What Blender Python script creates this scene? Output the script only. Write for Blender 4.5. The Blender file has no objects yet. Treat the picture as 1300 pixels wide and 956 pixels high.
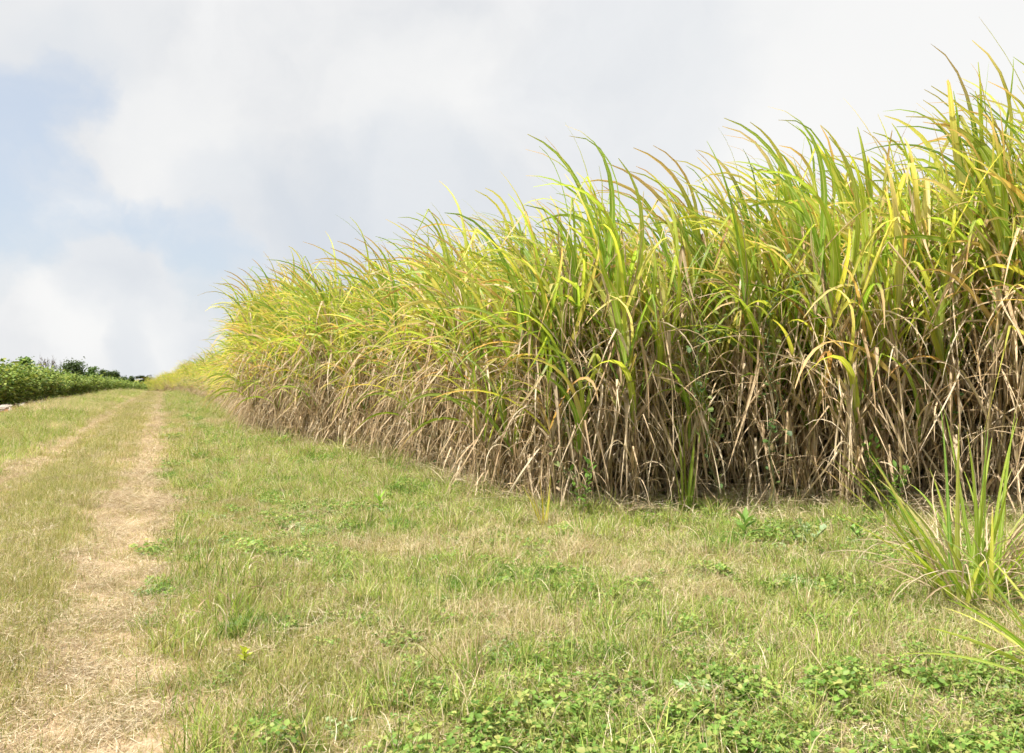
import bpy, math, numpy as np
from mathutils import Vector
S = bpy.context.scene
C = S.collection
rng = np.random.default_rng(7)
R = math.radians
F, HC, HZ, OY = 1011.0, 1.4, 485.0, 433.0      # focal length in photo pixels, eye height, eye-level row, optical-axis row
TILT = math.atan((HZ - OY) / F)

# ------------------------------------------------------------------ terrain
def gz(x, y):
    x = np.asarray(x, float); y = np.asarray(y, float)
    v = (x + 0.29 + 0.435 * y) * 0.917
    z = 0.022*np.sin(x*0.9+1.3)*np.cos(y*0.7) + 0.016*np.sin(x*0.33+y*1.25+2) + 0.05*np.sin(x*0.11+0.6)*np.sin(y*0.09+.4)
    z = z - 0.05*np.exp(-(v/0.45)**2) - 0.05*np.exp(-((v+1.85)/0.4)**2)          # the two ruts
    z = z + 0.07*np.exp(-((v+4.7)/1.6)**2)                                        # low verge bank
    z = z + 0.05*np.exp(-((v+0.95)/0.4)**2)
    far = np.clip(y - 92, 0, None)
    drop = np.where(far < 40, 0.0005*far**2, 0.80 + 0.04*(far-40))
    return z - drop
def pix_dir(px, py):
    a = (px-650)/F; b = (OY-py)/F
    c, s = math.cos(TILT), math.sin(TILT)
    return np.array([a, c - b*s, s + b*c])
def at(px, py):                      # photo pixel on the ground plane
    d = pix_dir(px, py); t = -HC/d[2]
    return d[0]*t, d[1]*t
def ray(px, py, Y):
    d = pix_dir(px, py); t = Y/d[1]
    return np.array([d[0]*t, Y, HC + d[2]*t])
def vof(x, y): return (x + 0.29 + 0.435*y)*0.917
def uof(x, y): return (y - 0.435*x)*0.917
def hash2(ix, iy, k):
    h = np.sin(ix*127.1 + iy*311.7 + k*74.7)*43758.5453
    return h - np.floor(h)
def vnoise(x, y, sc, k=0):
    x = np.asarray(x, float)/sc; y = np.asarray(y, float)/sc
    ix, iy = np.floor(x), np.floor(y); fx, fy = x-ix, y-iy
    fx = fx*fx*(3-2*fx); fy = fy*fy*(3-2*fy)
    return (hash2(ix,iy,k)*(1-fx)*(1-fy)+hash2(ix+1,iy,k)*fx*(1-fy)+hash2(ix,iy+1,k)*(1-fx)*fy+hash2(ix+1,iy+1,k)*fx*fy)

# ------------------------------------------------------------------ materials
def mat(name):
    m = bpy.data.materials.new(name); m.use_nodes = True
    nt = m.node_tree; nt.nodes.clear()
    out = nt.nodes.new('ShaderNodeOutputMaterial')
    return m, nt, out
def N(nt, t, **kw):
    n = nt.nodes.new(t)
    for k, v in kw.items():
        if k.startswith('_'): n.inputs[k[1:]].default_value = v
        else: setattr(n, k, v)
    return n
def ramp(nt, src, stops, interp='LINEAR'):
    r = nt.nodes.new('ShaderNodeValToRGB'); r.color_ramp.interpolation = interp
    e = r.color_ramp.elements
    while len(e) > 1: e.remove(e[-1])
    e[0].position, e[0].color = stops[0][0], (*stops[0][1], 1)
    for p, c in stops[1:]:
        q = e.new(p); q.color = (*c, 1)
    nt.links.new(src, r.inputs['Fac']); return r
def math_(nt, op, a, b=None, clamp=False):
    n = nt.nodes.new('ShaderNodeMath'); n.operation = op; n.use_clamp = clamp
    for i, s in enumerate((a, b)):
        if s is None: continue
        if isinstance(s, (int, float)): n.inputs[i].default_value = s
        else: nt.links.new(s, n.inputs[i])
    return n.outputs[0]
def mixc(nt, fac, a, b, blend='MIX'):
    n = nt.nodes.new('ShaderNodeMix'); n.data_type = 'RGBA'; n.blend_type = blend
    for i, s in ((0, fac), (6, a), (7, b)):
        if isinstance(s, (int, float)): n.inputs[i].default_value = s
        elif isinstance(s, tuple): n.inputs[i].default_value = (*s, 1)
        else: nt.links.new(s, n.inputs[i])
    return n.outputs[2]

def leaf_mat(name, transl, rough=0.5, spec=0.35, midrib=0.0, stripes=0.0, vary=0.16, warm=1.0):
    m, nt, out = mat(name); L = nt.links
    col = N(nt, 'ShaderNodeAttribute', attribute_name='col').outputs['Color']
    oi = N(nt, 'ShaderNodeObjectInfo')
    if stripes or midrib:
        uv = N(nt, 'ShaderNodeUVMap', uv_map='UVMap')
        if stripes:
            mp = N(nt, 'ShaderNodeMapping'); mp.inputs['Scale'].default_value = (14, 2.2, 1)
            L.new(uv.outputs[0], mp.inputs[0])
            nz = N(nt, 'ShaderNodeTexNoise', _Scale=1.0, _Detail=2.0)
            L.new(mp.outputs[0], nz.inputs['Vector'])
            f = ramp(nt, nz.outputs[0], [(0.3, (1-stripes,)*3), (0.7, (1+stripes,)*3)])
            col = mixc(nt, 1.0, col, f.outputs[0], 'MULTIPLY')
            if name == 'cane_leaf':
                mp2 = N(nt, 'ShaderNodeMapping'); mp2.inputs['Scale'].default_value = (3, 5, 1); L.new(uv.outputs[0], mp2.inputs[0])
                nb = N(nt, 'ShaderNodeTexNoise', _Scale=1.0, _Detail=3.0); L.new(mp2.outputs[0], nb.inputs['Vector'])
                fb = ramp(nt, nb.outputs[0], [(.64, (0, 0, 0)), (.72, (.7, .7, .7))])
                col = mixc(nt, fb.outputs[0], col, (.50, .38, .20))
        if midrib:
            sp = N(nt, 'ShaderNodeSeparateXYZ'); L.new(uv.outputs[0], sp.inputs[0])
            fr = math_(nt, 'FRACT', sp.outputs[0])
            d = math_(nt, 'ABSOLUTE', math_(nt, 'SUBTRACT', fr, 0.5))
            k = math_(nt, 'MULTIPLY', math_(nt, 'LESS_THAN', d, 0.07), midrib)
            col = mixc(nt, k, col, (0.55, 0.56, 0.24))
    v = math_(nt, 'ADD', math_(nt, 'MULTIPLY', oi.outputs['Random'], vary*2), 1-vary)
    hs = N(nt, 'ShaderNodeHueSaturation'); L.new(v, hs.inputs['Value']); L.new(col, hs.inputs['Color'])
    p = N(nt, 'ShaderNodeBsdfPrincipled', _Roughness=rough); p.inputs['Specular IOR Level'].default_value = spec
    L.new(hs.outputs[0], p.inputs['Base Color'])
    t = N(nt, 'ShaderNodeBsdfTranslucent')
    tc = mixc(nt, 1.0, hs.outputs[0], (1+.62*warm, 1+.55*warm, 1-.25*warm), 'MULTIPLY') if warm else hs.outputs[0]
    L.new(tc, t.inputs['Color'])
    mx = N(nt, 'ShaderNodeMixShader', _Fac=transl); L.new(p.outputs[0], mx.inputs[1]); L.new(t.outputs[0], mx.inputs[2])
    L.new(mx.outputs[0], out.inputs['Surface']); return m
M_GREEN = leaf_mat('cane_leaf', 0.5, 0.48, 0.35, midrib=0.55, stripes=0.28, warm=.85)
M_DRY = leaf_mat('dry_cane_leaf', 0.3, 0.6, 0.25, midrib=0.25, stripes=0.3, warm=0)
M_GRASS = leaf_mat('grass_blade', 0.35, 0.6, 0.2, warm=.35)
M_STRAW = leaf_mat('straw', 0.15, 0.7, 0.2, warm=0)
M_BROAD = leaf_mat('broad_leaf', 0.3, 0.5, 0.3, warm=.5)
M_TREE = leaf_mat('tree_leaf', 0.25, 0.55, 0.2, warm=.5)
def simple(name, c0, c1, scale, rough=0.85, bump=0.3):
    m, nt, out = mat(name); L = nt.links
    tc = N(nt, 'ShaderNodeTexCoord')
    nz = N(nt, 'ShaderNodeTexNoise', _Scale=scale, _Detail=5.0); L.new(tc.outputs['Object'], nz.inputs['Vector'])
    r = ramp(nt, nz.outputs[0], [(0.32, c0), (0.68, c1)])
    p = N(nt, 'ShaderNodeBsdfPrincipled', _Roughness=rough); L.new(r.outputs[0], p.inputs['Base Color'])
    b = N(nt, 'ShaderNodeBump', _Strength=bump, _Distance=0.02); L.new(nz.outputs[0], b.inputs['Height']); L.new(b.outputs[0], p.inputs['Normal'])
    L.new(p.outputs[0], out.inputs['Surface']); return m
M_STALK = simple('cane_stalk', (0.13, 0.09, 0.05), (0.30, 0.24, 0.10), 9)
M_BARK = simple('bark', (0.10, 0.085, 0.07), (0.24, 0.21, 0.18), 12)
M_STONE = simple('limestone', (0.26, 0.20, 0.15), (0.50, 0.46, 0.40), 6)
M_VSTEM = simple('green_stem', (0.07, 0.09, 0.03), (0.14, 0.16, 0.06), 9)

def sc2(nt, s): return math_(nt, 'MULTIPLY', s, 1.8)
def ground_mat(track=False):
    m, nt, out = mat('worn_track' if track else 'turf_soil'); L = nt.links
    g = N(nt, 'ShaderNodeNewGeometry'); P = g.outputs['Position']
    def nz(s, d=4.0, r=.6):
        n = N(nt, 'ShaderNodeTexNoise', _Scale=s, _Detail=d, _Roughness=r); L.new(P, n.inputs['Vector']); return n.outputs[0]
    fine, mid, big = nz(55, 4), nz(6, 5), nz(0.7, 4)
    if track:
        a = ramp(nt, fine, [(.3, (.24, .17, .10)), (.5, (.42, .305, .18)), (.7, (.58, .48, .33))]).outputs[0]
        b = ramp(nt, mid, [(.3, (.30, .20, .12)), (.7, (.54, .43, .28))]).outputs[0]
        col = mixc(nt, .5, a, b)
    else:
        a = ramp(nt, fine, [(.3, (.10, .085, .035)), (.5, (.22, .20, .08)), (.7, (.42, .35, .18))]).outputs[0]
        b = ramp(nt, mid, [(.3, (.12, .14, .04)), (.7, (.36, .30, .14))]).outputs[0]
        col = mixc(nt, .5, a, b)
        ra_ = N(nt, 'ShaderNodeAttribute', attribute_name='rut').outputs['Fac']
        t1 = ramp(nt, fine, [(.3, (.24, .17, .10)), (.5, (.42, .305, .18)), (.7, (.58, .48, .33))]).outputs[0]
        t2 = ramp(nt, mid, [(.3, (.30, .20, .12)), (.7, (.54, .43, .28))]).outputs[0]
        rk = math_(nt, 'MULTIPLY', ra_, math_(nt, 'ADD', sc2(nt, big), .2), True)
        col = mixc(nt, rk, col, mixc(nt, .5, t1, t2))
        at_ = N(nt, 'ShaderNodeAttribute', attribute_name='soil').outputs['Fac']
        red = ramp(nt, mid, [(.3, (.17, .07, .035)), (.7, (.34, .17, .09))]).outputs[0]
        col = mixc(nt, at_, col, red)
    p = N(nt, 'ShaderNodeBsdfPrincipled', _Roughness=.95); p.inputs['Specular IOR Level'].default_value = .1
    L.new(col, p.inputs['Base Color'])
    bp = N(nt, 'ShaderNodeBump', _Strength=.7, _Distance=.03); L.new(fine, bp.inputs['Height']); L.new(bp.outputs[0], p.inputs['Normal'])
    L.new(p.outputs[0], out.inputs['Surface']); return m

# ------------------------------------------------------------------ mesh helpers
def new_mesh(name, V, Fq, m, col=None, uv=None, smooth=True):
    """V (n,3); Fq (f,4) or (f,3) int array"""
    me = bpy.data.meshes.new(name)
    V = np.asarray(V, np.float32); Fq = np.asarray(Fq, np.int32); k = Fq.shape[1]
    me.vertices.add(len(V)); me.vertices.foreach_set('co', V.ravel())
    me.loops.add(Fq.size); me.loops.foreach_set('vertex_index', Fq.ravel())
    me.polygons.add(len(Fq)); me.polygons.foreach_set('loop_start', np.arange(0, Fq.size, k, dtype=np.int32))
    me.polygons.foreach_set('loop_total', np.full(len(Fq), k, np.int32))
    me.update(calc_edges=True)
    if smooth: me.polygons.foreach_set('use_smooth', np.ones(len(Fq), bool))
    if col is not None:
        a = me.attributes.new('col', 'FLOAT_COLOR', 'POINT')
        c4 = np.ones((len(V), 4), np.float32); c4[:, :3] = col; a.data.foreach_set('color', c4.ravel())
    if uv is not None:
        u = me.uv_layers.new(name='UVMap'); u.data.foreach_set('uv', np.asarray(uv, np.float32)[Fq.ravel()].ravel())
    me.materials.append(m); me.validate(); return me
def nrm(a): return a/np.maximum(np.linalg.norm(a, axis=-1, keepdims=True), 1e-9)
def pick(pal, n, r):            # random blends inside a palette
    pal = np.array(pal, float); i = r.integers(0, len(pal), n); j = r.integers(0, len(pal), n); t = r.random((n, 1))*.5
    return pal[i]*(1-t)+pal[j]*t
class Acc:
    def __init__(s): s.V=[]; s.F=[]; s.C=[]; s.U=[]; s.n=0
    def add(s, V, Fq, Cc, U):
        s.V.append(V); s.F.append(Fq+s.n); s.C.append(Cc); s.U.append(U); s.n += len(V)
    def mesh(s, name, m):
        return new_mesh(name, np.concatenate(s.V), np.concatenate(s.F), m, np.concatenate(s.C), np.concatenate(s.U))
def blades(acc, r, P, D, L, W, seg=9, grav=.5, wind=(0, 0), twist=0., fold=.18, c0=None, c1=None, tip=None, shape='cane', wob=0., kink=None):
    """a batch of ribbon leaves: P base, D direction, L length, W width; each bends under its weight and the wind"""
    n = len(P); P = np.array(P, float); d = nrm(np.array(D, float))
    L = np.broadcast_to(L, n)[:, None]; W = np.broadcast_to(W, n); grav = np.broadcast_to(grav, n)[:, None]
    twist = np.broadcast_to(twist, n)
    up = np.array([0, 0, 1.]); s0 = np.cross(d, up) + r.normal(0, .12, (n, 3)); s_ = nrm(s0)
    wv = np.array([wind[0], wind[1], 0.]); wk = np.broadcast_to(wob, n)[:, None]*r.normal(0, 1, (n, 3))
    kstr = r.uniform(1.3, 2.7, (n, 1)); Vs, Us, Cs = [], [], []
    p = P.copy(); uo = r.integers(0, 50, n)
    for k in range(seg+1):
        s = k/seg
        if shape == 'cane': w = W*min(1., .45+s*4)*max(0.02, (1-s))**.62
        elif shape == 'grass': w = W*max(.05, 1-s)**.7
        else: w = W*max(.06, math.sin(math.pi*min(1, (s*.93+.05))**.85))
        nn = nrm(np.cross(s_, d))
        h = (w/2)[:, None]
        f = fold
        Vs += [p - s_*h*(1-f*.3) + nn*h*f*2, p.copy(), p + s_*h*(1-f*.3) + nn*h*f*2]
        Us += [np.stack([uo+.02, L[:, 0]*s], 1), np.stack([uo+.5, L[:, 0]*s], 1), np.stack([uo+.98, L[:, 0]*s], 1)]
        cc = c0 + (c1-c0)*s
        if tip is not None:
            tc, tf = tip                           # tip colour and per-leaf start of the withered part
            q = np.clip((s - tf)/.12, 0, 1)[:, None]; cc = cc*(1-q) + tc*q
        Cs += [cc]*3
        if k < seg:
            p = p + d*L/seg
            fl = (0.35 + 1.3*s)
            b = (grav*fl)*(-up) + wv*fl + wk*math.sin(3.1*s+.5)
            if kink is not None:
                hit = (np.abs(kink*seg - k) < .5)[:, None]; b = b + hit*np.array([0, 0, -seg*1.0])*kstr
            d = nrm(d + b/seg)
            s_ = nrm(s_ - d*(s_*d).sum(1, keepdims=True))
            a = (twist/seg)[:, None]
            s_ = s_*np.cos(a) + np.cross(d, s_)*np.sin(a)
    K = 3*(seg+1)
    V = np.stack(Vs, 1).reshape(-1, 3); U = np.stack(Us, 1).reshape(-1, 2); Cc = np.stack(Cs, 1).reshape(-1, 3)
    base = []
    for k in range(seg):
        o = 3*k
        base += [[o, o+1, o+4, o+3], [o+1, o+2, o+5, o+4]]
    base = np.array(base)
    Fq = (base[None] + (np.arange(n)*K)[:, None, None]).reshape(-1, 4)
    acc.add(V, Fq, Cc, U)
def flats(acc, r, P, Nn, size, asp, col, A=None):
    """small folded leaf (two quads) with given facing; P base, size length"""
    n = len(P); Nn = nrm(Nn); A = r.normal(0, 1, (n, 3)) if A is None else A
    A = nrm(A - Nn*(A*Nn).sum(1, keepdims=True)); B = np.cross(Nn, A)
    size = np.broadcast_to(size, n)[:, None]
    pts = [(0, 0, 0), (.35, .5*asp, .08), (.75, .38*asp, .04), (1, 0, -.06), (.75, -.38*asp, .04), (.35, -.5*asp, .08)]
    V = np.stack([P + size*(A*a + B*b + Nn*c) for a, b, c in pts], 1).reshape(-1, 3)
    f = np.array([[0, 1, 2, 3], [0, 3, 4, 5]])
    Fq = (f[None] + (np.arange(n)*6)[:, None, None]).reshape(-1, 4)
    acc.add(V, Fq, np.repeat(col, 6, 0), np.zeros((n*6, 2)))
def tube(acc, pts, rad, sides=6, col=(.2, .2, .1)):
    pts = np.array(pts, float); n = len(pts); rad = np.broadcast_to(rad, n)
    t = nrm(np.gradient(pts, axis=0)); ref = np.array([.31, .95, .05])
    a = nrm(np.cross(t, ref)); b = np.cross(t, a)
    th = np.arange(sides)*2*math.pi/sides
    V = (pts[:, None] + rad[:, None, None]*(a[:, None]*np.cos(th)[None, :, None] + b[:, None]*np.sin(th)[None, :, None])).reshape(-1, 3)
    Fq = []
    for i in range(n-1):
        for j in range(sides):
            k = (j+1) % sides; Fq.append([i*sides+j, i*sides+k, (i+1)*sides+k, (i+1)*sides+j])
    acc.add(V, np.array(Fq), np.tile(np.array(col, float), (len(V), 1)), np.zeros((len(V), 2)))
def ob(name, me, parent=None, loc=None, link=True, **props):
    o = bpy.data.objects.new(name, me)
    if link: C.objects.link(o)
    if parent: o.parent = parent
    if loc is not None: o.location = loc
    for k, v in props.items(): o[k] = v
    return o

# ------------------------------------------------------------------ ground and track
def axis(lo, hi, fn):
    a = [0.]
    while a[-1] < hi: a.append(a[-1]+fn(a[-1]))
    b = [0.]
    while b[-1] > lo: b.append(b[-1]-fn(-b[-1]))
    return np.array(b[:0:-1]+a)
step = lambda t: .10 if t < 12 else .10+(t-12)*.045
xs = axis(-3000, 3000, step); ys = axis(-3000, 3500, step)
X, Y = np.meshgrid(xs, ys); Z = gz(X, Y)
V = np.stack([X, Y, Z], -1).reshape(-1, 3); nx = len(xs); ny = len(ys)
i = (np.arange(ny-1)[:, None]*nx + np.arange(nx-1)[None]).ravel()
me = new_mesh('ground', V, np.stack([i, i+1, i+nx+1, i+nx], 1), ground_mat())
vv = vof(V[:, 0], V[:, 1]); soil = np.clip((-5.6 - vv + (vnoise(V[:, 0], V[:, 1], 1.5)-.5)*1.2)/.5, 0, 1)
a = me.attributes.new('soil', 'FLOAT', 'POINT'); a.data.foreach_set('value', soil.astype(np.float32))
a = me.attributes.new('rut', 'FLOAT', 'POINT'); a.data.foreach_set('value', (np.exp(-(vv/.75)**4)+np.exp(-((vv+1.85)/.5)**4)).astype(np.float32))
ob('ground', me, kind='structure')
M_TRACK = ground_mat(True)
def strip(vc, hw, seed):
    us = np.concatenate([np.arange(-6, 20, .12), np.arange(20, 118, 1.)]); rows = []
    for u in us:
        cv = vc + .10*math.sin(u*.35+seed) ; w0 = hw*(.65+.5*vnoise(u, 0, .8, seed)+.4*vnoise(u, 0, .17, seed)); w1 = hw*(.65+.5*vnoise(u, 5, .8, seed+3)+.4*vnoise(u, 5, .17, seed))
        for t in (-1, -.5, 0, .5, 1):
            v = cv + (t*w0 if t < 0 else t*w1)
            vx = v/.917 - .29
            y = u*.917/(1+.435**2)/.917**2 + .435*vx/(1+.435**2); x = vx - .435*y
            rows.append((x, y, float(gz(x, y)) + .008 + .0008*max(0, y)))
    m_ = len(us); i = (np.arange(m_-1)[:, None]*5 + np.arange(4)[None]).ravel()
    return np.array(rows), np.stack([i, i+1, i+6, i+5], 1)
V1, F1 = strip(0., .25, 1); V2, F2 = strip(-1.85, .16, 2)
ob('track', new_mesh('track', np.concatenate([V1, V2]), np.concatenate([F1, F2+len(V1)]), M_TRACK), kind='structure')

# ------------------------------------------------------------------ geometry-node scatter (for uncountable stuff only)
def scatter(name, protos, pts, rotz, tilt, scale, idx, **props):
    col = bpy.data.collections.new(name+'_sources')
    for i, me in enumerate(protos):
        o = bpy.data.objects.new(f'{name}_source_{i:03d}', me); col.objects.link(o)
    me = bpy.data.meshes.new(name); n = len(pts)
    me.vertices.add(n); me.vertices.foreach_set('co', np.asarray(pts, np.float32).ravel())
    rot = np.zeros((n, 3), np.float32); rot[:, 2] = rotz; rot[:, :2] = tilt
    a = me.attributes.new('rot', 'FLOAT_VECTOR', 'POINT'); a.data.foreach_set('vector', rot.ravel())
    a = me.attributes.new('scl', 'FLOAT', 'POINT'); a.data.foreach_set('value', np.asarray(scale, np.float32))
    a = me.attributes.new('idx', 'INT', 'POINT'); a.data.foreach_set('value', np.asarray(idx, np.int32))
    o = ob(name, me, **props)
    ng = bpy.data.node_groups.new(name, 'GeometryNodeTree')
    ng.interface.new_socket('Geometry', in_out='INPUT', socket_type='NodeSocketGeometry')
    ng.interface.new_socket('Geometry', in_out='OUTPUT', socket_type='NodeSocketGeometry')
    gi = ng.nodes.new('NodeGroupInput'); go = ng.nodes.new('NodeGroupOutput')
    ci = ng.nodes.new('GeometryNodeCollectionInfo'); ci.inputs['Collection'].default_value = col
    ci.inputs['Separate Children'].default_value = True; ci.inputs['Reset Children'].default_value = True
    ip = ng.nodes.new('GeometryNodeInstanceOnPoints'); ip.inputs['Pick Instance'].default_value = True
    def na(nm, t):
        q = ng.nodes.new('GeometryNodeInputNamedAttribute'); q.data_type = t; q.inputs['Name'].default_value = nm
        return q.outputs['Attribute']
    L = ng.links
    L.new(gi.outputs[0], ip.inputs['Points']); L.new(ci.outputs[0], ip.inputs['Instance'])
    L.new(na('idx', 'INT'), ip.inputs['Instance Index'])
    e = ng.nodes.new('FunctionNodeEulerToRotation'); L.new(na('rot', 'FLOAT_VECTOR'), e.inputs[0]); L.new(e.outputs[0], ip.inputs['Rotation'])
    L.new(na('scl', 'FLOAT'), ip.inputs['Scale']); L.new(ip.outputs[0], go.inputs[0])
    md = o.modifiers.new('scatter', 'NODES'); md.node_group = ng
    return o

# ------------------------------------------------------------------ sugarcane plants
PG = [(.12,.26,.03), (.22,.36,.045), (.34,.45,.06), (.48,.51,.10), (.16,.30,.045), (.30,.43,.06), (.43,.48,.12), (.50,.48,.20)]
PGT = [(.50,.32,.15), (.60,.43,.22), (.64,.54,.32), (.46,.27,.12)]
PD = [(.60,.46,.29), (.70,.56,.38), (.50,.36,.21), (.78,.68,.51), (.64,.48,.30), (.42,.29,.17)]
PO = [(.50,.34,.16), (.58,.45,.24), (.44,.27,.13), (.62,.50,.30), (.40,.40,.12)]
PSK = [(.20,.135,.075), (.26,.18,.10), (.34,.25,.14)]
WIND = (-1.15, -.15)
def sph(az, el): return np.stack([np.cos(az)*np.cos(el), np.sin(az)*np.cos(el), np.sin(el)], 1)
def cane_plant(seed, front=True, lod=1.0):
    r = np.random.default_rng(seed)
    stem, green, dry = Acc(), Acc(), Acc()
    ns = int(r.integers(8, 11)*(1 if lod == 1 else .75))
    sg = 10 if lod == 1 else 6
    for s in range(ns):
        a = r.random()*6.28; rad = .32*math.sqrt(r.random()); b = np.array([rad*math.cos(a), rad*math.sin(a), -.05])
        zt = r.uniform(1.55, 2.6) if s > (3 if seed % 4 == 0 else 0 if seed % 2 else -1) else r.uniform(.8, 1.5); lean = np.array([math.cos(a), math.sin(a)])*r.uniform(0, .35) + r.normal(0, .10, 2) + np.array([-.06, 0])
        def pos(t): t = np.asarray(t, float)[:, None]; return b + np.concatenate([lean[None]*t**1.6, t*zt], 1)
        tt = np.linspace(0, 1, 9); pp = pos(tt); w = r.uniform(.010, .016)
        tube(stem, pp, w*np.where(np.arange(9) % 2, 1.12, .96)*(1-.35*tt), 6)
        ng = r.integers(7, 10); q = np.linspace(.72, 1.04, ng) + r.normal(0, .02, ng)
        az = r.random()*3.14 + np.arange(ng)*math.pi + r.normal(0, .5, ng)
        el = np.interp(q, [.7, 1.0], [R(56), R(85)]) + r.normal(0, .09, ng)
        Lg = r.uniform(1.1, 2.1, ng)*np.interp(q, [.6, .9, 1.05], [.8, 1.05, .9]); g = np.interp(q, [.6, 1.0], [2.2, 1.3])*r.uniform(.3, 2.1, ng)
        c = pick(PG, ng, r); tc = pick(PGT, ng, r)
        tf = np.where(r.random(ng) < .5, r.uniform(.5, .97, ng), 1.2)
        old = r.random(ng) < np.interp(q, [.6, .85], [.24, .04]); c[old] = pick(PO, old.sum(), r)
        c1 = c*np.array([1.25, 1.08, 1.0])
        kk = np.where(r.random(ng) < .14, r.uniform(.35, .7, ng), -1)
        blades(green, r, pos(q), sph(az, el), Lg, r.uniform(.036, .090, ng), sg, g, WIND, r.normal(0, 1.1, ng), .16, c, c1, (tc, tf), 'cane', .18, kk)
        # brown leaf sheaths wrapped along the stalk
        nsh = 6; q = r.uniform(.12, .9, nsh); az = r.random(nsh)*6.28
        blades(dry, r, pos(q), sph(az, np.full(nsh, R(80))), r.uniform(.3, .5, nsh), r.uniform(.03, .045, nsh), 4, .1, (0, 0), 1., .5, pick(PSK+PD[:3], nsh, r), pick(PD, nsh, r), None, 'cane', .1)
        # hanging dry leaves
        nd = r.integers(18, 23) if lod == 1 else 11
        q = r.beta(1.6, 1.0, nd)*1.0+.05; az = r.random(nd)*6.28; u_ = r.random(nd)
        hang, stiff = u_ < .47, (u_ >= .47) & (u_ < .75)
        el = np.where(hang, r.uniform(R(45), R(85), nd), np.where(stiff, r.uniform(R(40), R(87), nd), r.uniform(R(15), R(80), nd)))
        Ld = r.uniform(.6, 1.5, nd); Ld = np.where(hang, np.minimum(Ld*1.15, .35+q*zt*1.1+.3), np.minimum(Ld, .5+q*zt))
        c = pick(PD, nd, r)*r.uniform(.75, 1.15, (nd, 1)); c1 = c*.7+pick(PD, nd, r)*.35
        kk = np.where(hang, r.uniform(.1, .34, nd), np.where(stiff & (r.random(nd) < .3), r.uniform(.3, .8, nd), -1))
        gr = np.where(hang, r.uniform(.2, 1.2, nd), np.where(stiff, r.uniform(.1, 1.1, nd), r.uniform(1.2, 5., nd)))
        blades(dry, r, pos(q), sph(az, el), Ld, np.where(hang, r.uniform(.02, .058, nd), r.uniform(.012, .034, nd)), sg, gr, (-.06, 0), r.normal(0, 2.4, nd), .38, c, c1, None, 'cane', np.where(hang, .35, .6), kk)
    # loose litter leaning at the foot
    nl = 34 if lod == 1 else 14
    az = r.random(nl)*6.28; rad = r.uniform(.1, .5, nl); P = np.stack([rad*np.cos(az), rad*np.sin(az), r.uniform(.0, .45, nl)], 1)
    blades(dry, r, P, sph(r.random(nl)*6.28, r.uniform(R(-5), R(75), nl)), r.uniform(.3, .8, nl), r.uniform(.006, .018, nl), 6, r.uniform(.8, 2.5, nl), (0, 0), r.normal(0, 2, nl), .4,
           pick(PD+PSK, nl, r)*.85, pick(PD, nl, r)*.8, None, 'cane', 1.0)
    for A in (stem, green, dry):
        for v in A.V: v[:, 2] = np.maximum(v[:, 2], -.05 + .07*np.abs(np.sin(v[:, 0]*9)*np.cos(v[:, 1]*7)))
    return [('stem', stem.mesh('stem', M_STALK)), ('green_foliage', green.mesh('green_foliage', M_GREEN)), ('dry_foliage', dry.mesh('dry_foliage', M_DRY))]
NP_ = 16
PROTO = [cane_plant(100+i) for i in range(NP_)]
def joined(parts):
    me = bpy.data.meshes.new('cane_mass')
    import bmesh
    bm = bmesh.new()
    for k, (_, m_) in enumerate(parts):
        n0 = len(bm.faces); bm.from_mesh(m_); bm.faces.ensure_lookup_table()
        for f in bm.faces[n0:]: f.material_index = k
    bm.to_mesh(me); bm.free()
    for _, m_ in parts: me.materials.append(m_.materials[0])
    return me
FARP = [joined(cane_plant(300+i, lod=.5)) for i in range(8)]

# field edge, as pixel samples of the photograph's cane foot (far -> corner -> right)
EDGE_PX = [(238,501.5),(250,505),(275,514),(300,528),(335,546),(400,560),(470,574),(545,588),(590,612),(640,628),(700,640),(760,646),(850,641),(930,634),(1000,638),(1100,642),(1200,646),(1300,650),(1500,660)]
EDGE = np.array([at(p[0], p[1]+max(0, p[1]-500)*.09) for p in EDGE_PX])
def uv_xy(y, v): return (v/.917-.29-.435*y, y)
EDGE = np.concatenate([[uv_xy(185, -16), uv_xy(160, -5.2), uv_xy(135, -.6), uv_xy(112, 2.0)], EDGE])
def edge_sd(x, y):      # signed distance inside the field, + inside (to the right of / beyond the polyline)
    P = np.stack([x, y], -1); best = np.full(len(P), 1e9); sg = np.zeros(len(P))
    for a, b in zip(EDGE[:-1], EDGE[1:]):
        ab = b-a; t = np.clip(((P-a)@ab)/(ab@ab), 0, 1); q = a+t[:, None]*ab; dv = P-q; dd = np.hypot(dv[:, 0], dv[:, 1])
        cr = ab[0]*dv[:, 1]-ab[1]*dv[:, 0]
        m_ = dd < best-1e-6; best = np.where(m_, dd, best); sg = np.where(m_, np.sign(cr), sg)
    return best*sg
HPX = [150, 240, 285, 318, 336, 350, 400, 480, 560, 640, 720, 800, 900, 1000, 1070, 1150, 1290, 1500]
HH =  [4.0, 3.9, 3.2, 3.1, 4.8, 4.9, 4.4, 4.1, 3.95, 3.85, 3.85, 3.95, 4.1, 4.25, 4.55, 4.7, 4.85, 4.9]
# candidate spots on a jittered grid
g = .62
gx, gy = np.meshgrid(np.arange(-100, 14, g), np.arange(6, 185, g)); gx = gx.ravel(); gy = gy.ravel()
gx = gx + rng.uniform(-.24, .24, len(gx)); gy = gy + rng.uniform(-.24, .24, len(gy))
sd = edge_sd(gx, gy)
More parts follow.
